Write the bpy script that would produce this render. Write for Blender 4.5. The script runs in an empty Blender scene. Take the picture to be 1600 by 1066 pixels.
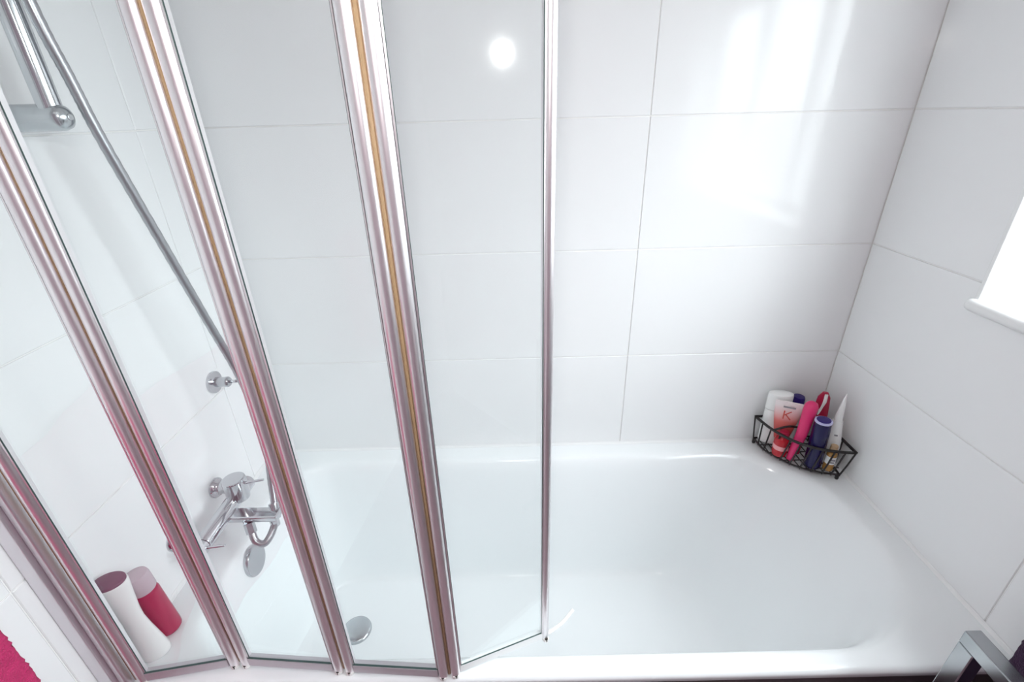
import bpy, bmesh, math, random
from mathutils import Vector, Matrix
random.seed(7)
S = bpy.context.scene
COL = S.collection

# ------------------------------------------------------------------ camera
PITCH, YAW, ROLL, FPX = 0.4534, -0.0044, -0.0272, 730.66
CAM = Vector((0.74433, -1.14647, 1.47314))
cd = bpy.data.cameras.new('camera')
cam = bpy.data.objects.new('camera', cd); COL.objects.link(cam)
cd.sensor_fit = 'HORIZONTAL'; cd.sensor_width = 36.0; cd.lens = FPX / 1600 * 36.0
cd.clip_start = 0.02
fwd = Vector((math.sin(YAW) * math.cos(PITCH), math.cos(YAW) * math.cos(PITCH), -math.sin(PITCH)))
rgt = Vector((math.cos(YAW), -math.sin(YAW), 0))
upv = rgt.cross(fwd)
r2 = rgt * math.cos(ROLL) + upv * math.sin(ROLL)
u2 = -rgt * math.sin(ROLL) + upv * math.cos(ROLL)
M = Matrix((r2, u2, -fwd)).transposed().to_4x4(); M.translation = CAM
cam.matrix_world = M
S.camera = cam

# ------------------------------------------------------------------ world, lights, exposure
w = bpy.data.worlds.new('world'); S.world = w; w.use_nodes = True
# overcast daylight: horizon one third of the zenith, grey ground below
SKY_ZENITH = 19.0
nt = w.node_tree; bg = nt.nodes['Background']
tcw = nt.nodes.new('ShaderNodeTexCoord'); spw = nt.nodes.new('ShaderNodeSeparateXYZ')
rpw = nt.nodes.new('ShaderNodeValToRGB'); mpw = nt.nodes.new('ShaderNodeMapRange')
mpw.inputs[1].default_value = -1; mpw.inputs[2].default_value = 1
el = rpw.color_ramp.elements
el[0].position = 0.49; el[0].color = (0.15, 0.15, 0.15, 1)
el[1].position = 1.0; el[1].color = (1, 1, 1, 1)
x = el.new(0.505); x.color = (0.335, 0.335, 0.335, 1)
tint = nt.nodes.new('ShaderNodeMix'); tint.data_type = 'RGBA'; tint.blend_type = 'MULTIPLY'; tint.inputs[0].default_value = 1
tint.inputs[7].default_value = (0.91, 0.97, 1.0, 1)
nt.links.new(tcw.outputs['Generated'], spw.inputs[0]); nt.links.new(spw.outputs['Z'], mpw.inputs[0])
nt.links.new(mpw.outputs[0], rpw.inputs[0]); nt.links.new(rpw.outputs[0], tint.inputs[6])
nt.links.new(tint.outputs[2], bg.inputs[0]); bg.inputs[1].default_value = SKY_ZENITH

CEILING_W = 2.0
FLASH_W = 6.5
S.view_settings.view_transform = 'Standard'
S.view_settings.look = 'None'
S.view_settings.gamma = 1.0
S.view_settings.exposure = 0.29
S.view_settings.use_curve_mapping = False
S.cycles.blur_glossy = 0.2
S.cycles.adaptive_threshold = 0.02
S.cycles.max_bounces = 11
S.cycles.diffuse_bounces = 5
S.cycles.glossy_bounces = 5
S.cycles.transmission_bounces = 8
S.cycles.transparent_max_bounces = 18

def light(name, kind, loc, power, col, rot=(0, 0, 0), **kw):
    d = bpy.data.lights.new(name, kind); d.energy = power; d.color = col
    for k, v in kw.items(): setattr(d, k, v)
    o = bpy.data.objects.new(name, d); COL.objects.link(o)
    o.location = loc; o.rotation_euler = rot
    return o

# unseen soft fill light added under the ceiling, and the small bright lamp mirrored in the tiles
light('ceiling_fill', 'AREA', (0.80, -1.45, 2.35), CEILING_W, (1.0, 0.97, 0.94), shape='DISK', size=0.9)
fl = light('flash_lamp', 'SPOT', (0.727, -1.146, 1.70), FLASH_W, (1.0, 0.98, 0.96), shadow_soft_size=0.025, spot_size=math.radians(150), spot_blend=0.9)
fl.rotation_euler = cam.rotation_euler = M.to_euler()

# ------------------------------------------------------------------ materials
MATS = {}
def mat(name, col, rough=0.4, metal=0.0, spec=0.5, bump=None, noise=None, trans=0.0, coat=0.0, emit=None, sheen=0.0, alpha=None, ior=1.45):
    m = bpy.data.materials.new(name); m.use_nodes = True
    nt = m.node_tree; b = nt.nodes['Principled BSDF']
    b.inputs['Base Color'].default_value = (*col, 1)
    b.inputs['Roughness'].default_value = rough
    b.inputs['Metallic'].default_value = metal
    b.inputs['Specular IOR Level'].default_value = spec
    b.inputs['Transmission Weight'].default_value = trans
    b.inputs['Coat Weight'].default_value = coat
    b.inputs['Sheen Weight'].default_value = sheen
    b.inputs['IOR'].default_value = ior
    tc = nt.nodes.new('ShaderNodeTexCoord')
    if noise:  # (scale, amount) small colour variation
        n = nt.nodes.new('ShaderNodeTexNoise'); n.inputs['Scale'].default_value = noise[0]
        n.inputs['Detail'].default_value = 4
        mx = nt.nodes.new('ShaderNodeMix'); mx.data_type = 'RGBA'
        mx.inputs[6].default_value = (*[c * (1 - noise[1]) for c in col], 1)
        mx.inputs[7].default_value = (*[min(1, c * (1 + noise[1])) for c in col], 1)
        nt.links.new(tc.outputs['Object'], n.inputs['Vector'])
        nt.links.new(n.outputs['Fac'], mx.inputs[0]); nt.links.new(mx.outputs[2], b.inputs['Base Color'])
    if bump:  # (scale, strength, distance)
        n = nt.nodes.new('ShaderNodeTexNoise'); n.inputs['Scale'].default_value = bump[0]
        n.inputs['Detail'].default_value = 3
        bp = nt.nodes.new('ShaderNodeBump'); bp.inputs['Strength'].default_value = bump[1]
        bp.inputs['Distance'].default_value = bump[2]
        nt.links.new(tc.outputs['Object'], n.inputs['Vector'])
        nt.links.new(n.outputs['Fac'], bp.inputs['Height']); nt.links.new(bp.outputs['Normal'], b.inputs['Normal'])
    if emit:
        b.inputs['Emission Color'].default_value = (*emit[0], 1); b.inputs['Emission Strength'].default_value = emit[1]
    MATS[name] = m
    return m

mat('tile', (0.86, 0.87, 0.875), 0.095, spec=0.5, bump=(3.0, 0.12, 0.004), noise=(3, 0.008))
mat('grout', (0.88, 0.875, 0.86), 0.8, noise=(25, 0.06))
mat('plaster', (0.80, 0.78, 0.78), 0.7)
mat('acrylic', (0.88, 0.905, 0.915), 0.14, spec=0.55)
mat('silicone', (0.86, 0.87, 0.87), 0.35)
mat('aluminium', (0.90, 0.87, 0.885), 0.34, metal=1.0)
mat('aluminium_flat', (0.80, 0.77, 0.80), 0.42, metal=1.0)
mat('rail_grey', (0.62, 0.595, 0.63), 0.45, metal=0.6)
mat('seal', (0.46, 0.31, 0.17), 0.5, noise=(30, 0.15))
mat('gasket', (0.05, 0.09, 0.085), 0.35)
mat('clear_seal', (0.86, 0.88, 0.88), 0.25)
mat('cap_plastic', (0.85, 0.84, 0.82), 0.4)
mat('hole', (0.03, 0.025, 0.02), 0.8)
mat('chrome', (0.62, 0.64, 0.66), 0.10, metal=1.0)
mat('chrome_tube', (0.40, 0.415, 0.43), 0.16, metal=1.0)
mat('chrome_satin', (0.55, 0.58, 0.60), 0.22, metal=1.0)
mat('hose', (0.42, 0.43, 0.45), 0.28, metal=1.0)
mat('floor', (0.36, 0.24, 0.27), 0.45, noise=(8, 0.25), bump=(30, 0.2, 0.002))
mat('dark_panel', (0.07, 0.052, 0.058), 0.35, noise=(4, 0.2))
mat('white_trim', (0.85, 0.86, 0.86), 0.28)
mat('pink_towel', (0.62, 0.035, 0.16), 0.95, sheen=0.05, bump=(420, 0.9, 0.004), noise=(60, 0.25))
mat('purple_towel', (0.045, 0.014, 0.055), 0.95, sheen=0.1, bump=(420, 0.9, 0.004), noise=(60, 0.25))
mat('wire', (0.018, 0.014, 0.014), 0.35, spec=0.5)
mat('white_plastic', (0.88, 0.885, 0.875), 0.25)
mat('mauve_cap', (0.19, 0.09, 0.135), 0.35)
mat('pale_cap', (0.74, 0.62, 0.68), 0.2, trans=0.25)
mat('rose_gel', (0.50, 0.035, 0.10), 0.22, trans=0.15)
mat('red_gel', (0.60, 0.015, 0.03), 0.12, trans=0.2)
mat('pink_plastic', (0.74, 0.035, 0.17), 0.3)
mat('crimson_plastic', (0.42, 0.008, 0.05), 0.35)
mat('navy_plastic', (0.006, 0.002, 0.060), 0.22)
mat('blue_plastic', (0.02, 0.006, 0.15), 0.3)
mat('lilac_ring', (0.55, 0.55, 0.80), 0.3)
mat('tan_cap', (0.55, 0.37, 0.22), 0.4)
mat('amber_gel', (0.62, 0.33, 0.10), 0.15, trans=0.35)
mat('cream', (0.78, 0.72, 0.55), 0.4)
mat('grey_print', (0.28, 0.27, 0.29), 0.5)
mat('red_print', (0.62, 0.10, 0.08), 0.5)
mat('gold', (0.75, 0.58, 0.25), 0.3)
mat('mauve_wall', (0.52, 0.38, 0.44), 0.6)

def glass_material():
    m = bpy.data.materials.new('screen_glass'); m.use_nodes = True
    nt = m.node_tree; nt.nodes.clear()
    out = nt.nodes.new('ShaderNodeOutputMaterial'); mx = nt.nodes.new('ShaderNodeMixShader')
    tr = nt.nodes.new('ShaderNodeBsdfTransparent'); tr.inputs[0].default_value = (0.990, 0.998, 0.997, 1)
    gl = nt.nodes.new('ShaderNodeBsdfGlossy'); gl.inputs['Roughness'].default_value = 0.02
    gl.inputs['Color'].default_value = (0.9, 0.97, 0.97, 1)
    fr = nt.nodes.new('ShaderNodeFresnel'); fr.inputs[0].default_value = 1.40
    ge = nt.nodes.new('ShaderNodeNewGeometry'); io = nt.nodes.new('ShaderNodeMix')   # same index met from both sides of a pane face
    io.inputs[2].default_value = 1.36; io.inputs[3].default_value = 1 / 1.36
    nt.links.new(ge.outputs['Backfacing'], io.inputs[0]); nt.links.new(io.outputs[0], fr.inputs[0])
    nt.links.new(fr.outputs[0], mx.inputs[0]); nt.links.new(tr.outputs[0], mx.inputs[1])
    nt.links.new(gl.outputs[0], mx.inputs[2]); nt.links.new(mx.outputs[0], out.inputs[0])
    MATS['screen_glass'] = m
glass_material()

def gradient_print():
    # printed squeeze tube: white at the top running to red at the foot
    m = bpy.data.materials.new('tube_print'); m.use_nodes = True
    nt = m.node_tree; b = nt.nodes['Principled BSDF']; b.inputs['Roughness'].default_value = 0.3
    tc = nt.nodes.new('ShaderNodeTexCoord'); sp = nt.nodes.new('ShaderNodeSeparateXYZ')
    mr = nt.nodes.new('ShaderNodeMapRange'); rp = nt.nodes.new('ShaderNodeValToRGB')
    mr.inputs[1].default_value = 0.02; mr.inputs[2].default_value = 0.165
    e = rp.color_ramp.elements
    e[0].position = 0.30; e[0].color = (0.62, 0.05, 0.05, 1)
    e[1].position = 0.90; e[1].color = (0.86, 0.78, 0.78, 1)
    x = e.new(0.55); x.color = (0.78, 0.20, 0.18, 1)
    x = e.new(0.72); x.color = (0.82, 0.50, 0.50, 1)
    nt.links.new(tc.outputs['Object'], sp.inputs[0]); nt.links.new(sp.outputs['Z'], mr.inputs[0])
    nt.links.new(mr.outputs[0], rp.inputs[0]); nt.links.new(rp.outputs[0], b.inputs['Base Color'])
    MATS['tube_print'] = m
gradient_print()

# ------------------------------------------------------------------ mesh helpers
def obj(name, bm, m, parent=None, smooth=False, loc=None):
    me = bpy.data.meshes.new(name)
    bmesh.ops.recalc_face_normals(bm, faces=bm.faces)
    bm.to_mesh(me); bm.free()
    if smooth:
        for p in me.polygons: p.use_smooth = True
    me.materials.append(MATS[m])
    o = bpy.data.objects.new(name, me); COL.objects.link(o)
    if parent: o.parent = parent
    if loc: o.location = loc
    return o

def autosmooth(o, deg=35):
    me = o.data
    bm = bmesh.new(); bm.from_mesh(me)
    for f in bm.faces: f.smooth = True
    lim = math.radians(deg)
    for e in bm.edges:
        if len(e.link_faces) == 2 and e.calc_face_angle(0) > lim: e.smooth = False
    bm.to_mesh(me); bm.free()
    wn = o.modifiers.new('weighted', 'WEIGHTED_NORMAL'); wn.keep_sharp = True
    return o

def tag(o, label, cat, group=None, kind=None):
    if label: o['label'] = label
    if cat: o['category'] = cat
    if group: o['group'] = group
    if kind: o['kind'] = kind
    return o

def thing(name, label, cat, loc=(0, 0, 0), rz=0.0, group=None):
    o = bpy.data.objects.new(name, None); COL.objects.link(o)
    o.empty_display_size = 0.02
    o.location = loc; o.rotation_euler = (0, 0, rz)
    return tag(o, label, cat, group)

def add_box(bm, lo, hi, bevel=0.0, seg=2):
    vs = [bm.verts.new((x, y, z)) for z in (lo[2], hi[2]) for y in (lo[1], hi[1]) for x in (lo[0], hi[0])]
    fs = [bm.faces.new([vs[i] for i in q]) for q in ((0, 2, 3, 1), (4, 5, 7, 6), (0, 1, 5, 4), (2, 6, 7, 3), (0, 4, 6, 2), (1, 3, 7, 5))]
    if bevel:
        es = {e for f in fs for e in f.edges}
        bmesh.ops.bevel(bm, geom=list(es), offset=bevel, segments=seg, profile=0.5, affect='EDGES')
    return bm

def box(lo, hi, bevel=0.0, seg=2):
    return add_box(bmesh.new(), lo, hi, bevel, seg)

def frame_for(d):
    d = d.normalized()
    a = Vector((0, 0, 1)) if abs(d.z) < 0.9 else Vector((1, 0, 0))
    x = d.cross(a).normalized(); y = d.cross(x).normalized()
    return x, y

def add_tube(bm, pts, rad, n=12, closed=False, cap=True):
    pts = [Vector(p) for p in pts]
    rs = rad if isinstance(rad, (list, tuple)) else [rad] * len(pts)
    rings = []; ux = None
    N = len(pts)
    for i, p in enumerate(pts):
        a = pts[i - 1] if (i > 0 or closed) else pts[i]
        b = pts[(i + 1) % N] if (i < N - 1 or closed) else pts[i]
        d = (b - a).normalized()
        if ux is None: ux, uy = frame_for(d)
        else:
            ux = (ux - d * ux.dot(d)).normalized(); uy = d.cross(ux)
        rings.append([bm.verts.new(p + (ux * math.cos(t) + uy * math.sin(t)) * rs[i]) for t in [2 * math.pi * k / n for k in range(n)]])
    for i in range(N if closed else N - 1):
        A, B = rings[i], rings[(i + 1) % N]
        for k in range(n): bm.faces.new((A[k], A[(k + 1) % n], B[(k + 1) % n], B[k]))
    if cap and not closed:
        bm.faces.new(rings[0][::-1]); bm.faces.new(rings[-1])
    return bm

def tube(pts, rad, n=12, **k):
    return add_tube(bmesh.new(), pts, rad, n, **k)

def add_lathe(bm, prof, n=32, origin=(0, 0, 0), axis='Z', sx=1.0, sy=1.0):
    """prof: list of (radius, height); closed with flat caps"""
    o = Vector(origin); rings = []
    for r, h in prof:
        ring = []
        for k in range(n):
            t = 2 * math.pi * k / n
            a, b = r * math.cos(t) * sx, r * math.sin(t) * sy
            v = {'Z': (a, b, h), 'X': (h, a, b), 'Y': (a, h, b)}[axis]
            ring.append(bm.verts.new(o + Vector(v)))
        rings.append(ring)
    for A, B in zip(rings, rings[1:]):
        for k in range(n): bm.faces.new((A[k], A[(k + 1) % n], B[(k + 1) % n], B[k]))
    bm.faces.new(rings[0][::-1]); bm.faces.new(rings[-1])
    return bm

def lathe(prof, n=32, **k): return add_lathe(bmesh.new(), prof, n, **k)

def spline(pts, per=8, closed=False):
    """Catmull-Rom through the points"""
    P = [Vector(p) for p in pts]; N = len(P); out = []
    rng = range(N if closed else N - 1)
    for i in rng:
        p0 = P[(i - 1) % N] if (closed or i > 0) else P[0] * 2 - P[1]
        p1, p2 = P[i], P[(i + 1) % N]
        p3 = P[(i + 2) % N] if (closed or i < N - 2) else P[-1] * 2 - P[-2]
        for k in range(per):
            t = k / per
            out.append(0.5 * ((2 * p1) + (p2 - p0) * t + (2 * p0 - 5 * p1 + 4 * p2 - p3) * t * t + (3 * p1 - p0 - 3 * p2 + p3) * t ** 3))
    if not closed: out.append(P[-1])
    return out

def prism(poly, lo, hi, axis):
    """2D polygon (a,b) extruded along axis from lo to hi"""
    bm = bmesh.new()
    mk = {'X': lambda a, b, h: (h, a, b), 'Y': lambda a, b, h: (a, h, b), 'Z': lambda a, b, h: (a, b, h)}[axis]
    A = [bm.verts.new(mk(a, b, lo)) for a, b in poly]; B = [bm.verts.new(mk(a, b, hi)) for a, b in poly]
    n = len(poly)
    bm.faces.new(A[::-1]); bm.faces.new(B)
    for i in range(n): bm.faces.new((A[i], A[(i + 1) % n], B[(i + 1) % n], B[i]))
    return bm

# ------------------------------------------------------------------ the room
L = 1.643           # bath length = room width
RIM = 0.56          # bath rim height
TH = 0.30           # tile height
CEIL = 2.36
YF = -2.25          # wall behind the photographer
G = 0.0013          # half joint
TT = 0.0026          # tile thickness proud of the wall body

WY0, WY1, WZ0, WZ1 = -1.45, -0.305, 1.125, 1.88     # window opening in the right wall

bm = box((-0.12, TT, 0), (L + 0.12, 0.12, CEIL)); wall_back = tag(obj('wall_back', bm, 'grout'), 'white tiled wall behind the bath', 'wall', kind='structure')
bm = box((-0.12, YF, 0), (-TT, TT, CEIL)); wall_left = tag(obj('wall_left', bm, 'grout'), 'white tiled wall carrying the shower and tap', 'wall', kind='structure')
bm = bmesh.new()
x0, x1 = L + TT, L + 0.16
add_box(bm, (x0, YF, 0), (x1, TT, WZ0)); add_box(bm, (x0, YF, WZ1), (x1, TT, CEIL))
add_box(bm, (x0, YF, WZ0), (x1, WY0, WZ1)); add_box(bm, (x0, WY1, WZ0), (x1, TT, WZ1))
wall_right = tag(obj('wall_right', bm, 'grout'), 'white tiled wall with the bright window', 'wall', kind='structure')
bm = box((-0.12, YF - 0.1, 0), (L + 0.16, YF, CEIL)); tag(obj('wall_front', bm, 'mauve_wall'), 'plain wall behind the photographer', 'wall', kind='structure')
bm = box((-0.12, YF - 0.1, CEIL), (L + 0.16, 0.12, CEIL + 0.08)); tag(obj('ceiling', bm, 'plaster'), 'plain white ceiling above the bath', 'ceiling', kind='structure')
bm = box((-0.12, YF - 0.1, -0.08), (L + 0.16, 0.12, 0)); tag(obj('floor', bm, 'floor'), 'mauve floor in front of the bath', 'floor', kind='structure')

def tile_mesh(poly, axis, face, depth):
    """a glazed tile: 2D polygon, bevelled rim, showing face at coordinate `face`, body going back by depth"""
    bm = prism(poly, face, face + depth, axis)
    k = {'X': 0, 'Y': 1}[axis]
    es = [e for e in bm.edges if all(abs(v.co[k] - face) < 1e-6 for v in e.verts)]
    bmesh.ops.bevel(bm, geom=es, offset=0.0010, segments=1, profile=0.5, affect='EDGES')
    return bm

def rows(z0, z1):
    k0 = math.floor((z0 - RIM) / TH + 1e-6); out = []
    k = k0
    while RIM + k * TH < z1 - 1e-6:
        a, b = max(z0, RIM + k * TH), min(z1, RIM + (k + 1) * TH)
        if b - a > 0.012: out.append((a, b))
        k += 1
    return out

# back wall: joints at x = 1.059 and 0.484
xs = [0.0, 0.484, 1.059, L]
for a, b in zip(xs, xs[1:]):
    for z0, z1 in rows(RIM, CEIL):
        if z0 < RIM + .01: z0 = RIM - .02
        p = [(a + G, z0 + G), (b - G, z0 + G), (b - G, z1 - G), (a + G, z1 - G)]
        obj('tile', tile_mesh(p, 'Y', 0.0, TT), 'tile', wall_back)
# left wall
ys = [0.0, -0.117, -0.687, -1.262]
for b, a in zip(ys, ys[1:]):
    for z0, z1 in rows(0.0, CEIL):
        if z1 < RIM - 0.01 and b > -0.6: continue
        p = [(a + G, z0 + G), (b - G, z0 + G), (b - G, z1 - G), (a + G, z1 - G)]
        obj('tile', tile_mesh(p, 'X', 0.0, -TT), 'tile', wall_left)
# right wall, cut round the window
ys = [0.0, -0.576, -1.151, -1.726]
for b, a in zip(ys, ys[1:]):
    for z0, z1 in rows(0.0, CEIL):
        if z1 < RIM - 0.01 and b > -0.5: continue
        A, B, C0, D = a + G, b - G, z0 + G, z1 - G
        if D <= WZ0 or C0 >= WZ1 or B <= WY0 or A >= WY1:
            p = [(A, C0), (B, C0), (B, D), (A, D)]
        elif C0 >= WZ0 and D <= WZ1:
            if B > WY1: p = [(WY1, C0), (B, C0), (B, D), (WY1, D)]
            elif A < WY0: p = [(A, C0), (WY0, C0), (WY0, D), (A, D)]
            else: continue
        elif C0 < WZ0:                       # row under / beside the sill
            if B > WY1: p = [(A, C0), (B, C0), (B, D), (WY1, D), (WY1, WZ0), (A, WZ0)]
            elif A < WY0: p = [(A, C0), (B, C0), (B, WZ0), (WY0, WZ0), (WY0, D), (A, D)]
            else: p = [(A, C0), (B, C0), (B, WZ0), (A, WZ0)]
        else:                                # row over the window head
            if B > WY1: p = [(A, WZ1), (WY1, WZ1), (WY1, C0), (B, C0), (B, D), (A, D)]
            elif A < WY0: p = [(A, C0), (WY0, C0), (WY0, WZ1), (B, WZ1), (B, D), (A, D)]
            else: p = [(A, WZ1), (B, WZ1), (B, D), (A, D)]
        obj('tile', tile_mesh(p, 'X', L, TT), 'tile', wall_right)

pl = light('daylight_portal', 'AREA', (L + 0.155, (WY0 + WY1) / 2, (WZ0 + WZ1) / 2), 1.0, (1, 1, 1), rot=(0, math.radians(90), 0), shape='RECTANGLE', size=WZ1 - WZ0, size_y=WY1 - WY0)
pl.data.cycles.is_portal = True
# window: reveal, frame, pane, sill, edge trim
win = tag(thing('window_1', 'bright daylight window with white sill in the right wall', 'window', (L, (WY0 + WY1) / 2, WZ0)), None, None, kind='structure')
def lw(bm): bmesh.ops.translate(bm, verts=bm.verts, vec=-Vector(win.location)); return bm
obj('window_pane', lw(box((L + 0.128, WY0 + 0.03, WZ0 + 0.03), (L + 0.134, WY1 - 0.02, WZ1 - 0.03))), 'screen_glass', win)
bm = bmesh.new()
for lo, hi in (((WY0, WZ0), (WY0 + 0.035, WZ1)), ((WY1 - 0.022, WZ0), (WY1, WZ1)), ((WY0, WZ0), (WY1, WZ0 + 0.035)), ((WY0, WZ1 - 0.035), (WY1, WZ1)), ((-.645, WZ0), (-.600, WZ1)), ((-1.06, WZ0), (-1.01, WZ1))):
    add_box(bm, (L + 0.115, lo[0], lo[1]), (L + 0.15, hi[0], hi[1]), 0.004)
obj('window_frame', lw(bm), 'white_trim', win)
bm = box((L - 0.016, WY0 - 0.012, WZ0 - 0.021), (L + 0.118, WY1 + 0.012, WZ0 + .004), 0.010, 4); autosmooth(obj('window_sill', lw(bm), 'white_trim', win))
bm = box((L - 0.004, WY1 - 0.006, WZ0), (L + 0.006, WY1 + 0.003, WZ1 + 0.003), 0.002); obj('edge_trim', lw(bm), 'white_trim', win)
bm = box((L + 0.0, WY1 - 0.003, WZ0), (L + 0.12, WY1, WZ1)); obj('reveal_lining', lw(bm), 'white_trim', win)
bm = box((L + 0.0, WY0, WZ0), (L + 0.12, WY0 + 0.003, WZ1)); obj('reveal_lining', lw(bm), 'white_trim', win)

# ------------------------------------------------------------------ bathtub
def rring(x0, x1, yf, yb, rl, rr, z, nc=9, ns=6, nl=14):
    """rounded rectangle ring, counter-clockwise from front-left; rl / rr: left / right corner radii"""
    pts = []
    def arc(cx, cy, r, a0):
        for k in range(nc + 1):
            t = a0 + (math.pi / 2) * k / nc
            pts.append((cx + r * math.cos(t), cy + r * math.sin(t), z))
    def side(p, q, n):
        for k in range(1, n):
            t = k / n; pts.append((p[0] + (q[0] - p[0]) * t, p[1] + (q[1] - p[1]) * t, z))
    arc(x0 + rl, yf + rl, rl, math.pi); side((x0 + rl, yf), (x1 - rr, yf), nl)
    arc(x1 - rr, yf + rr, rr, 1.5 * math.pi); side((x1, yf + rr), (x1, yb - rr), ns)
    arc(x1 - rr, yb - rr, rr, 0); side((x1 - rr, yb), (x0 + rl, yb), nl)
    arc(x0 + rl, yb - rl, rl, 0.5 * math.pi); side((x0, yb - rl), (x0, yf + rl), ns)
    return pts

e = 0.001
YB = -0.658         # front edge of the bath rim
TUB = [
    (0 + e, L - e, YB + .004, -e, .006, .006, 0.535),
    (0 + e, L - e, YB, -e, .006, .006, 0.548),
    (0 + e, L - e, YB, -e, .006, .006, 0.554),
    (.003, L - .003, YB + .006, -.003, .006, .006, RIM),
    (.012, L - .010, YB + .012, -.010, .02, .02, RIM),
    (.070, 1.592, -.628, -.050, .125, .23, RIM),
    (.082, 1.580, -.617, -.061, .125, .23, RIM - .004),
    (.093, 1.562, -.606, -.073, .125, .23, RIM - .020),
    (.100, 1.530, -.597, -.083, .125, .225, RIM - .068),
    (.118, 1.43, -.572, -.106, .12, .19, 0.36),
    (.138, 1.315, -.548, -.129, .12, .15, 0.205),
    (.147, 1.270, -.539, -.138, .115, .14, 0.174),
    (.160, 1.238, -.527, -.151, .105, .12, 0.161),
    (.195, 1.180, -.500, -.178, .09, .10, 0.157),
    (.40, .95, -.40, -.27, .05, .05, 0.154),
]
bm = bmesh.new(); rings = []
for r in TUB: rings.append([bm.verts.new(p) for p in rring(*r)])
for A, B in zip(rings, rings[1:]):
    n = len(A)
    for k in range(n): bm.faces.new((A[k], A[(k + 1) % n], B[(k + 1) % n], B[k]))
bm.faces.new(rings[-1])
tub = thing('bathtub', 'long white acrylic bathtub below the tiled walls', 'bathtub', (0, 0, 0))
o = obj('tub_shell', bm, 'acrylic', tub, smooth=True)
sm = o.modifiers.new('smooth', 'SUBSURF'); sm.levels = 2; sm.render_levels = 2
obj('bath_panel', box((0.002, YB + .006, 0.0), (L - .002, YB + .024, 0.536), 0.003), 'dark_panel', tub)['label'] = 'dark panel under the rim'
# drain cover
d = obj('drain_cover', lathe([(.001, .010), (.02, .0098), (.034, .008), (.040, .004), (.041, .0), (.041, -.004)][::-1], 36), 'chrome_satin', tub, loc=(.276, -.305, .157)); autosmooth(d, 50)
# overflow cover on the tap end
d = obj('overflow_cover', lathe([(.036, .0), (.038, .003), (.038, .009), (.036, .012), (.030, .0125), (.001, .0115)], 36, axis='X'), 'chrome_satin', tub, loc=(.094, -.352, .510)); autosmooth(d, 50)
d.rotation_euler = (0, math.radians(-4), 0)
# silicone bead along the walls
def fillet(wall, sgn, lo, hi, axis):
    q = [(wall, RIM - .003), (wall, RIM + .006), (wall + sgn * .002, RIM + .003), (wall + sgn * .0065, RIM + .0007), (wall + sgn * .008, RIM - .003)]
    return prism(q, lo, hi, axis)
bm = prism([(-.0005, RIM - .003), (-.0005, RIM + .006), (-.0025, RIM + .003), (-.007, RIM + .0007), (-.0085, RIM - .003)], .0006, L - .0006, 'X')
obj('silicone_bead', bm, 'silicone', tub)
obj('silicone_bead', fillet(L - .0005, -1, YB + .008, -.001, 'Y'), 'silicone', tub)
obj('silicone_bead', fillet(.0005, 1, YB + .03, -.001, 'Y'), 'silicone', tub)

# ------------------------------------------------------------------ folding bath screen
SC0, SC1 = RIM + .006, RIM + 1.40
scr = thing('bath_screen', 'folding four-panel glass bath screen with satin aluminium profiles', 'bath screen', (0.02, -.648, RIM))
def ls(bm): bmesh.ops.translate(bm, verts=bm.verts, vec=-Vector(scr.location)); return bm
PV = [Vector((.0465, -.648)), Vector((.222, -.621)), Vector((.420, -.637)), Vector((.6135, -.651)), Vector((.7905, -.586))]

def extr(poly, P, t, n, z0, z1):
    """cross-section (s along panel, d outwards to the room) at P, extruded upright"""
    return ls(prism([((P + t * s + n * d).x, (P + t * s + n * d).y) for s, d in poly], z0, z1, 'Z'))

def dshape(s0, wdt, sign, bulge=.0075, back=-.006):
    """rounded-front profile from s0 over width wdt"""
    pts = [(s0, back), (s0, .0008)]
    for k in range(1, 16):
        a = math.pi - math.pi * k / 16
        pts.append((s0 + wdt / 2 + wdt / 2 * math.cos(a), .0008 + bulge * math.sin(a)))
    pts += [(s0 + wdt, .0008), (s0 + wdt, back)]
    return pts

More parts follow.
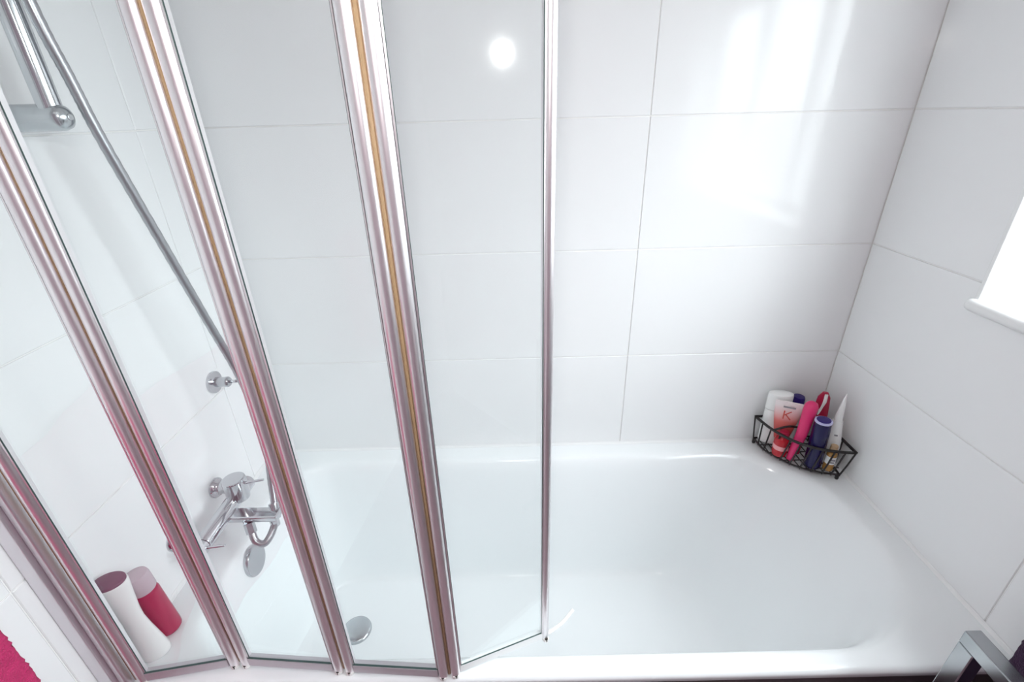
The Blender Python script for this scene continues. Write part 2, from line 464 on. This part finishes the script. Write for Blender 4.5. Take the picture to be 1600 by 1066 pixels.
# channel on the wall
autosmooth(obj('wall_channel', ls(box((0.0005, -.6665, SC0 - .004), (.026, -.631, SC1), .0025, 2)), 'aluminium_flat', scr))
autosmooth(obj('wall_channel', ls(box((.0262, -.660, SC0 - .004), (.040, -.636, SC1), .0035, 3)), 'aluminium_flat', scr))
GAP = .0020; PW = .0175
for i in range(4):
    A, B = PV[i], PV[i + 1]
    t = (B - A).normalized(); n = Vector((t.y, -t.x)); W = (B - A).length
    if n.y > 0: n = -n
    s0 = GAP; s1 = W - GAP
    pw2 = PW if i < 3 else .0135
    if i == 3: s1 = W + .006
    g0, g1 = s0 + PW - .004, s1 - pw2 + .004
    gp = [(g0, -.0022), (g0, .0022), (g1, .0022), (g1, -.0022)]
    pane = obj('glass_pane', extr(gp, A, t, n, SC0 + .014, SC1 - .014), 'screen_glass', scr)
    def sub(name, bmx, m, sm=True):
        o = obj(name, bmx, m, pane)
        return autosmooth(o, 40) if sm else o
    sub('frame_profile', extr(dshape(s0, PW, 1), A, t, n, SC0, SC1), 'aluminium')
    sub('frame_profile', extr(dshape(s1 - pw2, pw2, 1, .0075 if i < 3 else .0055), A, t, n, SC0, SC1), 'aluminium')
    # bright lip and dark gasket where the glass enters the profiles
    for a, b in ((s0 + PW, s0 + PW + .0022), (s1 - pw2 - .0016, s1 - pw2)):
        sub('glazing_lip', extr([(a, -.005), (a, .0036), (b, .0036), (b, -.005)], A, t, n, SC0 + .012, SC1 - .012), 'aluminium', False)
    for a, b in ((s0 + PW + .0022, s0 + PW + .0030), (s1 - pw2 - .0022, s1 - pw2 - .0016)):
        sub('gasket', extr([(a, .0020), (a, .0030), (b, .0030), (b, .0020)], A, t, n, SC0 + .012, SC1 - .012), 'gasket', False)
    # bottom and top rails
    a, b = s0 + PW, s1 - pw2
    if i < 3:
        sub('bottom_rail', extr([(a, -.006), (a, .006), (b, .006), (b, -.006)], A, t, n, SC0 + .001, SC0 + .020), 'rail_grey', False)
        sub('gasket', extr([(a, .0020), (a, .0050), (b, .0050), (b, .0020)], A, t, n, SC0 + .020, SC0 + .0212), 'gasket', False)
    else:
        sub('bottom_seal', extr([(a, -.004), (a, .004), (b, .004), (b, -.004)], A, t, n, SC0 + .001, SC0 + .018), 'clear_seal', False)
        sub('gasket', extr([(a, .0018), (a, .0036), (b, .0036), (b, .0018)], A, t, n, SC0 + .018, SC0 + .0190), 'gasket', False)
    sub('top_rail', extr([(a, -.006), (a, .006), (b, .006), (b, -.006)], A, t, n, SC1 - .018, SC1), 'aluminium_flat', False)
    # end caps with their screw holes
    for c0, cw in ((s0, PW), (s1 - pw2, pw2)):
        sub('end_cap', extr(dshape(c0 + .0005, cw - .001, 1, .0085, -.0055), A, t, n, SC0 - .005, SC0 + .001), 'cap_plastic')
        c = A + t * (c0 + cw / 2) + n * .0062
        sub('cap_hole', ls(lathe([(.0032, SC0 - .004), (.0032, SC0 + .0025)], 12, origin=(c.x, c.y, 0))), 'hole')
    # tan hinge seal before this panel
    h = A
    obj('hinge_seal', ls(tube([(h.x, h.y - .0002, SC0 + .004), (h.x, h.y - .0002, SC1)], .0024, 12)), 'seal', scr, smooth=True)
# loose end of the bottom seal curling out beyond the last profile
pts = spline([(.786, -.588, RIM + .012), (.806, -.577, RIM + .010), (.828, -.561, RIM + .011), (.849, -.5415, RIM + .016)], 6)
bm = bmesh.new(); add_tube(bm, pts, .0038, 8)
obj('seal_tail', ls(bm), 'white_plastic', scr, smooth=True)['label'] = 'white curled strip end'

# ------------------------------------------------------------------ shower rail, hose, mixer
rail = thing('shower_rail', 'chrome shower riser rail with cylindrical wall bracket', 'shower rail', (0, -.355, 1.484))
def lr(bm): bmesh.ops.translate(bm, verts=bm.verts, vec=-Vector(rail.location)); return bm
RX, RY = .064, -.364
autosmooth(obj('bar', lr(tube([(RX, RY, 1.484), (RX, RY, 2.12)], .0152, 24)), 'chrome', rail), 50)
for z in (1.484, 2.10):
    bm = lathe([(.019, .0), (.019, .066), (.0185, .074), (.016, .081), (.010, .086), (.001, .088)], 28, axis='X')
    b = obj('bracket', bm, 'chrome_satin', rail, loc=Vector((0, RY, z)) - Vector(rail.location)); autosmooth(b, 40)
    c = obj('bracket_screw', lathe([(.005, 0), (.005, .002), (.004, .0026)], 14, axis='X'), 'chrome', b, loc=(.0865, 0, 0))
obj('slider', lr(lathe([(.022, -.03), (.024, -.026), (.024, .026), (.022, .03)], 24, origin=(RX, RY, 1.98))), 'chrome', rail)
# handset in its holder, above the frame
hs = thing('shower_handset', 'chrome shower handset on the riser rail above the bath', 'shower head', (.10, -.37, 1.93))
bm = tube(spline([(0, 0, 0), (.02, -.002, .06), (.05, -.004, .12), (.09, -.006, .17)], 5), .011, 14); autosmooth(obj('handle', bm, 'chrome', hs), 50)
o = obj('spray_face', lathe([(.012, .02), (.03, .014), (.045, .004), (.046, -.004), (.042, -.008)], 28), 'chrome', hs, loc=(.105, -.008, .175)); o.rotation_euler = (0, math.radians(35), 0)

# hose
hose_pts = [(.098, -.372, 1.925), (.088, -.365, 1.80), (.09, -.3587, 1.6291), (.093, -.344, 1.5337), (.096, -.3307, 1.4495), (.105, -.2957, 1.2813), (.12, -.269, 1.1178), (.135, -.2449, .9608),
            (.155, -.2571, .8118), (.172, -.3104, .7048), (.180, -.3375, .6578), (.178, -.356, .626), (.167, -.384, .606), (.148, -.387, .612), (.134, -.372, .634)]
hose = thing('shower_hose', 'grey metal shower hose hanging in a long diagonal to the tap', 'hose', (.13, -.36, .6))
P = spline(hose_pts, 14)
rad = [.0078 + (.0005 if k % 2 else 0) for k in range(len(P))]
bm = tube(P, rad, 12); bmesh.ops.translate(bm, verts=bm.verts, vec=-Vector(hose.location)); obj('hose_tube', bm, 'hose', hose, smooth=True)
bm = tube([(.176, -.330, .672), (.180, -.3375, .658), (.1805, -.345, .642)], .0115, 14); bmesh.ops.translate(bm, verts=bm.verts, vec=-Vector(hose.location)); autosmooth(obj('hose_nut', bm, 'chrome_satin', hose), 50)
bm = tube([(.137, -.376, .628), (.130, -.366, .648)], .0115, 6); bmesh.ops.translate(bm, verts=bm.verts, vec=-Vector(hose.location)); obj('hose_nut', bm, 'chrome_satin', hose)

# mixer tap
tap = thing('bath_mixer', 'chrome wall-mounted bath mixer tap with round lever body', 'tap', (0, -.35, .66))
def lt(bm): bmesh.ops.translate(bm, verts=bm.verts, vec=-Vector(tap.location)); return bm
autosmooth(obj('body', lt(lathe([(.015, -.437), (.0185, -.433), (.0185, -.245), (.015, -.241)], 28, axis='Y', origin=(.07, 0, .662))), 'chrome', tap), 50)
for y in (-.420, -.264):
    r = obj('wall_rose', lt(lathe([(.025, .0), (.025, .005), (.020, .012), (.015, .018), (.015, .070)], 28, axis='X', origin=(0, y, .662))), 'chrome', tap); autosmooth(r, 40)
cart = autosmooth(obj('cartridge', lt(lathe([(.023, .664), (.023, .674), (.0258, .676), (.0258, .716), (.0245, .7205), (.021, .722)], 32, origin=(.080, -.300, 0))), 'chrome', tap), 40)
autosmooth(obj('lever', lt(tube([(.103, -.302, .709), (.150, -.300, .716)], [.0035, .003], 12)), 'chrome', cart), 60)
# flat spout reaching over the bath
bm = box((.072, -.366, .648), (.196, -.332, .664), .004, 3); autosmooth(obj('spout', lt(bm), 'chrome', tap), 50)
bm = lathe([(.0105, .624), (.0105, .650)], 18, origin=(.178, -.349, 0)); autosmooth(obj('aerator', lt(bm), 'chrome', tap), 50)
kn = autosmooth(obj('diverter_knob', lt(lathe([(.0165, -.452), (.0175, -.449), (.0175, -.438)], 24, axis='Y', origin=(.07, 0, .662))), 'chrome', tap), 50)
autosmooth(obj('lever', lt(tube([(.080, -.446, .664), (.124, -.444, .668)], [.0033, .0028], 12)), 'chrome', kn), 60)
autosmooth(obj('hose_outlet', lt(tube([(.100, -.352, .655), (.118, -.356, .652), (.128, -.364, .650)], .0095, 14)), 'chrome', tap), 50)

# round hose hook on the wall
hk = thing('wall_hook', 'small chrome hook with round rose on the tap wall', 'hook', (0, -.149, .895))
autosmooth(obj('rose', lathe([(.027, 0), (.028, .002), (.027, .007), (.016, .010), (.013, .011)], 28, axis='X'), 'chrome', hk), 40)
autosmooth(obj('stem', lathe([(.0125, .010), (.012, .030), (.013, .032), (.013, .038), (.010, .042)], 24, axis='X'), 'chrome_satin', hk), 40)
obj('pin', tube([(.04, 0, 0), (.068, 0, .002)], .004, 12), 'chrome', hk, smooth=True)
autosmooth(obj('knob', lathe([(.004, .064), (.008, .067), (.0085, .073), (.007, .078), (.002, .080)], 18, axis='X', origin=(0, 0, .001)), 'chrome', hk), 40)

# ------------------------------------------------------------------ bottles on the near left corner
t = thing('shampoo_bottle', 'white waisted shampoo bottle with mauve top behind the screen', 'bottle', (.042, -.596, RIM), math.radians(12))
t.rotation_euler = (0, math.radians(-2.5), math.radians(12))
prof = [(.022, 0), (.0245, .003), (.0245, .012), (.0220, .035), (.0175, .075), (.0155, .100), (.0168, .125), (.0208, .160), (.0245, .188), (.0255, .198), (.0245, .2005)]
autosmooth(obj('body', lathe(prof, 40, sx=1.12, sy=.86), 'white_plastic', t), 50)
autosmooth(obj('cap', lathe([(.0238, .2005), (.0238, .2035), (.022, .2055), (.001, .206)], 40, sx=1.12, sy=.86), 'mauve_cap', t), 50)
t = thing('shower_gel_bottle', 'red shower gel bottle with pale pink cap beside the white bottle', 'bottle', (.040, -.549, RIM))
t.rotation_euler = (0, math.radians(-5), 0)
autosmooth(obj('body', lathe([(.018, 0), (.0215, .004), (.022, .012), (.022, .108), (.020, .116), (.017, .119)], 36), 'rose_gel', t), 50)
autosmooth(obj('cap', lathe([(.0205, .118), (.0212, .120), (.0212, .150), (.0195, .157), (.012, .160), (.001, .1605)], 36), 'pale_cap', t), 50)

# ------------------------------------------------------------------ wire corner caddy and what it holds
CZ0, CZ1 = .577, .655
cad = thing('corner_caddy', 'black wire corner caddy full of toiletries on the bath rim', 'caddy', (1.56, -.08, RIM))
def lc(bm): bmesh.ops.translate(bm, verts=bm.verts, vec=-Vector(cad.location)); return bm
top = [(1.448, -.014), (1.464, -.075), (1.492, -.125), (1.530, -.158), (1.580, -.178), (1.629, -.186)]
bot = [(1.458, -.014), (1.462, -.068), (1.487, -.112), (1.522, -.148), (1.570, -.170), (1.611, -.180)]
CN = (1.631, -.012)
tf = spline([(*p, CZ1) for p in top], 8); bf = spline([(*p, CZ0) for p in bot], 8)
obj('top_ring', lc(tube(tf + [Vector((*CN, CZ1))], .0040, 10, closed=True)), 'wire', cad, smooth=True)
obj('base_ring', lc(tube(bf + [Vector((1.629, -.014, CZ0))], .0028, 10, closed=True)), 'wire', cad, smooth=True)
n = len(tf)
for k in range(0, n, 4):
    a = tf[k]; b = bf[k]
    obj('upright_wire', lc(tube([a, a * .5 + b * .5 + Vector((0, 0, -.004)), b, b + Vector((0, 0, -.004))], .0021, 8)), 'wire', cad, smooth=True)
# back uprights along the two walls
for p in ((1.50, -.012), (1.56, -.012), (1.631, -.012), (1.631, -.07), (1.631, -.13)):
    obj('upright_wire', lc(tube([(*p, CZ0), (*p, CZ1)], .0021, 8)), 'wire', cad, smooth=True)
# base grid
def front_y(x):
    for p, q in zip(bf, bf[1:]):
        if p.x <= x <= q.x and q.x > p.x: return p.y + (q.y - p.y) * (x - p.x) / (q.x - p.x)
    return bf[0].y if x < bf[0].x else bf[-1].y
for k in range(9):
    x = 1.470 + k * .0175
    obj('base_wire', lc(tube([(x, -.013, CZ0), (x, front_y(x), CZ0)], .0015, 8)), 'wire', cad, smooth=True)
for y in (-.045, -.08, -.115, -.15):
    xa = min((p.x for p in bf if p.y <= y), default=1.6)
    obj('base_wire', lc(tube([(xa, y, CZ0 - .002), (1.628, y, CZ0 - .002)], .0015, 8)), 'wire', cad, smooth=True)
# curled loop of the front ornament
lp = spline([(1.466, -.080, .654), (1.476, -.087, .664), (1.490, -.0895, .671), (1.507, -.090, .673), (1.524, -.087, .668), (1.534, -.078, .660)], 8)
obj('hook_wire', lc(tube(lp, .003, 10)), 'wire', cad, smooth=True)
for p in ((1.460, -.016), (1.609, -.176), (1.627, -.016)):
    obj('foot', lc(lathe([(.004, RIM), (.005, RIM + .004), (.004, CZ0)], 12, origin=(*p, 0))), 'wire', cad, smooth=True)
BZ = CZ0 + .0035

GR = 'toiletries in the corner caddy'
t = thing('lotion_bottle', 'flat white bottle at the left end of the wire caddy', 'bottle', (1.4955, -.031, BZ), math.radians(-10), GR)
autosmooth(obj('body', lathe([(.030, 0), (.032, .003), (.033, .010), (.033, .100), (.0325, .112)], 36, sx=1.0, sy=.55), 'white_plastic', t), 50)
autosmooth(obj('cap', lathe([(.0315, .113), (.0335, .1145), (.0335, .158), (.032, .164), (.020, .168), (.001, .1685)], 36, sx=1.0, sy=.55), 'white_plastic', t), 50)

# squeeze tube, printed white to red, crimp at the top
t = thing('squeeze_tube', 'white to red printed squeeze tube with letter K', 'tube', (1.505, -.064, BZ), math.radians(-26), GR)
t.scale = (1, 1, .95)
def lens_loft(secs, n=28):
    bm = bmesh.new(); R = []
    for hw, hd, z, dx in secs:
        R.append([bm.verts.new((dx + hw * math.cos(2 * math.pi * k / n), hd * math.sin(2 * math.pi * k / n), z)) for k in range(n)])
    for A, B in zip(R, R[1:]):
        for k in range(n): bm.faces.new((A[k], A[(k + 1) % n], B[(k + 1) % n], B[k]))
    bm.faces.new(R[0][::-1]); bm.faces.new(R[-1])
    return bm
autosmooth(obj('body', lens_loft([(.013, .012, .026, 0), (.018, .0135, .036, 0), (.026, .0125, .08, 0), (.033, .008, .125, 0), (.0355, .002, .152, 0), (.036, .0014, .164, 0)]), 'tube_print', t), 50)
autosmooth(obj('cap', lathe([(.012, 0), (.013, .002), (.0132, .025), (.012, .0265)], 28), 'red_gel', t), 50)
bm = bmesh.new()
def yf(z): return -(.002 + (.164 - z) * .135 + .0018)
def stroke(bm, p, q, wd):
    p, q = Vector(p), Vector(q); d = (q - p).normalized(); s = Vector((d.y, -d.x)) * wd / 2
    c = [p + s, p - s, q - s, q + s]
    A = [bm.verts.new((v.x, yf(v.y), v.y)) for v in c]; B = [bm.verts.new((v.x, yf(v.y) + .0012, v.y)) for v in c]
    bm.faces.new(A); bm.faces.new(B[::-1])
    for i in range(4): bm.faces.new((A[i], A[(i + 1) % 4], B[(i + 1) % 4], B[i]))
stroke(bm, (-.009, .136), (-.009, .110), .0032); stroke(bm, (.008, .136), (-.008, .122), .0026); stroke(bm, (-.005, .125), (.009, .110), .0032)
obj('letter_print', bm, 'red_print', t)
bm = bmesh.new(); stroke(bm, (-.014, .148), (.016, .148), .0042); obj('text_print', bm, 'grey_print', t)

t = thing('red_jar', 'glossy red rounded bottle low at the front of the caddy', 'bottle', (1.4895, -.095, BZ), 0, GR)
t.scale = (1, 1, 1.12)
autosmooth(obj('body', lathe([(.014, 0), (.018, .003), (.0195, .012), (.0195, .045), (.0165, .052), (.0120, .056), (.0105, .058)], 32), 'red_gel', t), 50)
autosmooth(obj('neck_cap', lathe([(.0115, .058), (.0125, .060), (.0125, .069), (.011, .072), (.001, .0725)], 28), 'crimson_plastic', t), 50)
o = obj('label_band', lathe([(.0197, .022), (.0199, .0222), (.0199, .034), (.0197, .0342)], 32), 'lilac_ring', t)
o.data.materials.clear(); o.data.materials.append(mat('pale_red', (.80, .36, .38), .3))

t = thing('pink_brush', 'bright pink handled brush leaning forward in the caddy', 'brush', (1.518, -.1185, BZ), 0, GR)
pts = spline([(-.006, .004, .0), (-.003, .002, .04), (.003, .0, .085), (.010, .006, .13), (.018, .014, .163), (.028, .022, .172)], 8)
m_ = len(pts); rad = []
for k in range(m_):
    u = k / (m_ - 1)
    rad.append(.0095 + .0075 * min(1, u / .75) - (.006 * max(0, (u - .85) / .15)))
autosmooth(obj('handle', tube(pts, rad, 18), 'pink_plastic', t), 60)
bm = bmesh.new(); add_box(bm, (.002, .008, .01), (.020, .014, .105), .002); o = obj('bristle_pad', bm, 'crimson_plastic', t)

t = thing('navy_bottle', 'dark navy bottle with pale ring round its top', 'bottle', (1.557, -.1425, BZ), 0, GR)
bm = lathe([(.018, 0), (.0205, .003), (.021, .010), (.021, .095), (.0205, .125), (.0195, .143), (.0185, .147)], 36); autosmooth(obj('body', bm, 'navy_plastic', t), 50)
autosmooth(obj('ring', lathe([(.0192, .1470), (.0205, .1475), (.0205, .151), (.0185, .1525)], 36), 'lilac_ring', t), 50)
autosmooth(obj('cap', lathe([(.0165, .150), (.0165, .1535), (.015, .1545), (.001, .1545)], 36), 'blue_plastic', t), 50)
t.rotation_euler = (math.radians(1), math.radians(-3), 0)

t = thing('applicator_tube', 'white tube with long pointed nozzle at the right of the caddy', 'tube', (1.604, -.135, BZ), math.radians(-30), GR)
t.rotation_euler = (0, math.radians(-3.5), math.radians(-30))
bm = lens_loft([(.019, .013, .045, .002), (.022, .014, .055, .001), (.0225, .0145, .075, 0), (.018, .012, .115, 0), (.014, .010, .140, .001)]); autosmooth(obj('body', bm, 'white_plastic', t), 50)
bm = lens_loft([(.0115, .0095, .140, .001), (.0095, .008, .165, .003), (.0045, .0045, .205, .006), (.0012, .0012, .222, .0075)]); autosmooth(obj('nozzle', bm, 'white_plastic', t), 50)
autosmooth(obj('cap', lathe([(.0145, 0), (.016, .003), (.0165, .043), (.015, .046)], 28, origin=(.002, 0, 0)), 'white_plastic', t), 50)
bm = bmesh.new(); add_box(bm, (-.001, -.0148, .098), (.008, -.0128, .1015)); obj('tick_print', bm, 'grey_print', t)
t.scale = (.86, .86, 1.0)

t = thing('amber_bottle', 'small amber bottle with white label at the front right of the caddy', 'bottle', (1.588, -.1605, BZ), math.radians(-15), GR)
t.scale = (1.0, 1.0, .82)
autosmooth(obj('body', lathe([(.009, 0), (.0115, .002), (.0125, .006), (.0125, .066), (.0105, .073), (.008, .076)], 32), 'amber_gel', t), 50)
autosmooth(obj('cap', lathe([(.0082, .076), (.009, .077), (.009, .096), (.008, .098)], 24), 'tan_cap', t), 50)
lb = autosmooth(obj('label', lathe([(.0127, .030), (.0129, .0302), (.0129, .058), (.0127, .0582)], 32), 'white_plastic', t), 50)
bm = bmesh.new()
add_box(bm, (-.006, -.0142, .046), (.000, -.0126, .052)); add_box(bm, (.001, -.0142, .046), (.006, -.0126, .052)); add_box(bm, (-.005, -.0142, .037), (.005, -.0126, .042))
obj('label_print', bm, 'grey_print', lb)

t = thing('blue_cap_bottle', 'dark blue topped bottle at the back of the caddy', 'bottle', (1.546, -.034, BZ), 0, GR)
autosmooth(obj('body', lathe([(.015, 0), (.017, .003), (.017, .100), (.013, .112)], 28), 'white_plastic', t), 50)
autosmooth(obj('cap', lathe([(.0165, .112), (.0175, .114), (.0160, .150), (.014, .1545), (.001, .155)], 28), 'blue_plastic', t), 50)
t = thing('tan_cap_bottle', 'slim bottle with tan cap behind the white bottle', 'bottle', (1.5235, -.024, BZ), 0, GR)
autosmooth(obj('body', lathe([(.009, 0), (.010, .002), (.010, .105), (.008, .110)], 24), 'cream', t), 50)
autosmooth(obj('cap', lathe([(.0082, .110), (.0085, .112), (.0080, .158), (.006, .160)], 24), 'tan_cap', t), 50)

t = thing('razor', 'crimson razor with grey inlay standing in the back corner', 'razor', (1.592, -.068, BZ), math.radians(-20), GR)
bm = lens_loft([(.008, .007, .0, .010), (.008, .007, .06, .012), (.011, .008, .095, .010), (.016, .009, .12, .004), (.0175, .009, .145, .0), (.015, .008, .172, -.001), (.007, .005, .187, -.001)]); autosmooth(obj('handle', bm, 'crimson_plastic', t), 60)
bm = lens_loft([(.0015, .003, .118, -.006), (.0045, .003, .135, -.003), (.0055, .003, .160, .001), (.004, .003, .184, .001)], 16)
for v in bm.verts: v.co.y -= .0065
autosmooth(obj('grip_inlay', bm, 'white_plastic', t), 60)
t = thing('cream_puff', 'small cream sponge tucked behind the navy bottle', 'sponge', (1.596, -.104, BZ), 0, GR)
bm = bmesh.new(); bmesh.ops.create_icosphere(bm, subdivisions=3, radius=.015)
for v in bm.verts:
    v.co *= 1 + .14 * math.sin(v.co.x * 500) * math.sin(v.co.y * 450 + 1) + .1 * math.sin(v.co.z * 520)
    v.co.z = v.co.z * 3.6 + .062
obj('body', bm, 'cream', t, smooth=True)

# ------------------------------------------------------------------ towels, chrome stand
def towel(name, label, m, x, nx, ys, zs, off):
    """thick terry towel hanging against a side wall: x wall side, nx +1/-1 into the room"""
    t = thing(name, label, 'towel', (x, (ys[0] + ys[1]) / 2, zs[0]))
    bm = bmesh.new(); NY, NZ = 70, 110; grid = []
    for s in (0, 1):
        for j in range(NZ + 1):
            for i in range(NY + 1):
                u, v = i / NY, j / NZ
                y = ys[0] + (ys[1] - ys[0]) * u; z = zs[0] + (zs[1] - zs[0]) * v
                edge = min(1, 6 * min(u, 1 - u) + .25) * min(1, 6 * min(v, 1 - v) + .25)
                fold = .005 * math.sin(u * 17 + 1.3 * math.sin(v * 3)) * (1 - .4 * v)
                d = off + fold + (s - .5) * .018 * edge + .0015 * math.sin(i * 12.9 + j * 78.2)
                y += .0006 * math.sin(j * 5.7 + i) + .0005 * math.sin(j * 2.1)
                bm.verts.new((nx * d, y - t.location.y, z - t.location.z))
    bm.verts.ensure_lookup_table(); n1 = (NY + 1) * (NZ + 1)
    V = bm.verts
    for j in range(NZ):
        for i in range(NY):
            q = [j * (NY + 1) + i, j * (NY + 1) + i + 1, (j + 1) * (NY + 1) + i + 1, (j + 1) * (NY + 1) + i]
            bm.faces.new([V[k] for k in q]); bm.faces.new([V[k + n1] for k in q[::-1]])
    bd = [i for i in range(NY + 1)] + [j * (NY + 1) + NY for j in range(1, NZ + 1)] + [NZ * (NY + 1) + i for i in range(NY - 1, -1, -1)] + [j * (NY + 1) for j in range(NZ - 1, 0, -1)]
    for a, b in zip(bd, bd[1:] + bd[:1]): bm.faces.new((V[a], V[a + n1], V[b + n1], V[b]))
    obj('cloth', bm, m, t, smooth=True)
    return t

towel('towel', 'bright magenta pink terry towel hanging on the tap wall', 'pink_towel', 0, 1, (-1.12, -.730), (.40, 1.02), .016)
towel('towel', 'dark purple towel hanging on the window wall at lower right', 'purple_towel', L, -1, (-1.10, -.6620), (.15, 1.00), .046)

st = thing('towel_stand', 'square-tube chrome stand with upright post in front of the bath', 'stand', (1.430, -.95, 0))
def lst(bm): bmesh.ops.translate(bm, verts=bm.verts, vec=-Vector(st.location)); return bm
for y in (-.7055, -1.25):
    obj('post', lst(box((1.418, y - .025, .0), (1.443, y, .7245), .0016)), 'chrome_tube', st)
obj('top_bar', lst(box((1.418, -1.275, .725), (1.443, -.7055, .75), .0016)), 'chrome_tube', st)
obj('lower_bar', lst(box((1.420, -1.250, .16), (1.441, -.7305, .18), .0008)), 'chrome_tube', st)
for y in (-.7055, -1.25):
    obj('foot', lst(box((1.33, y - .028, 0), (1.531, y + .003, .008), .002)), 'chrome_tube', st)
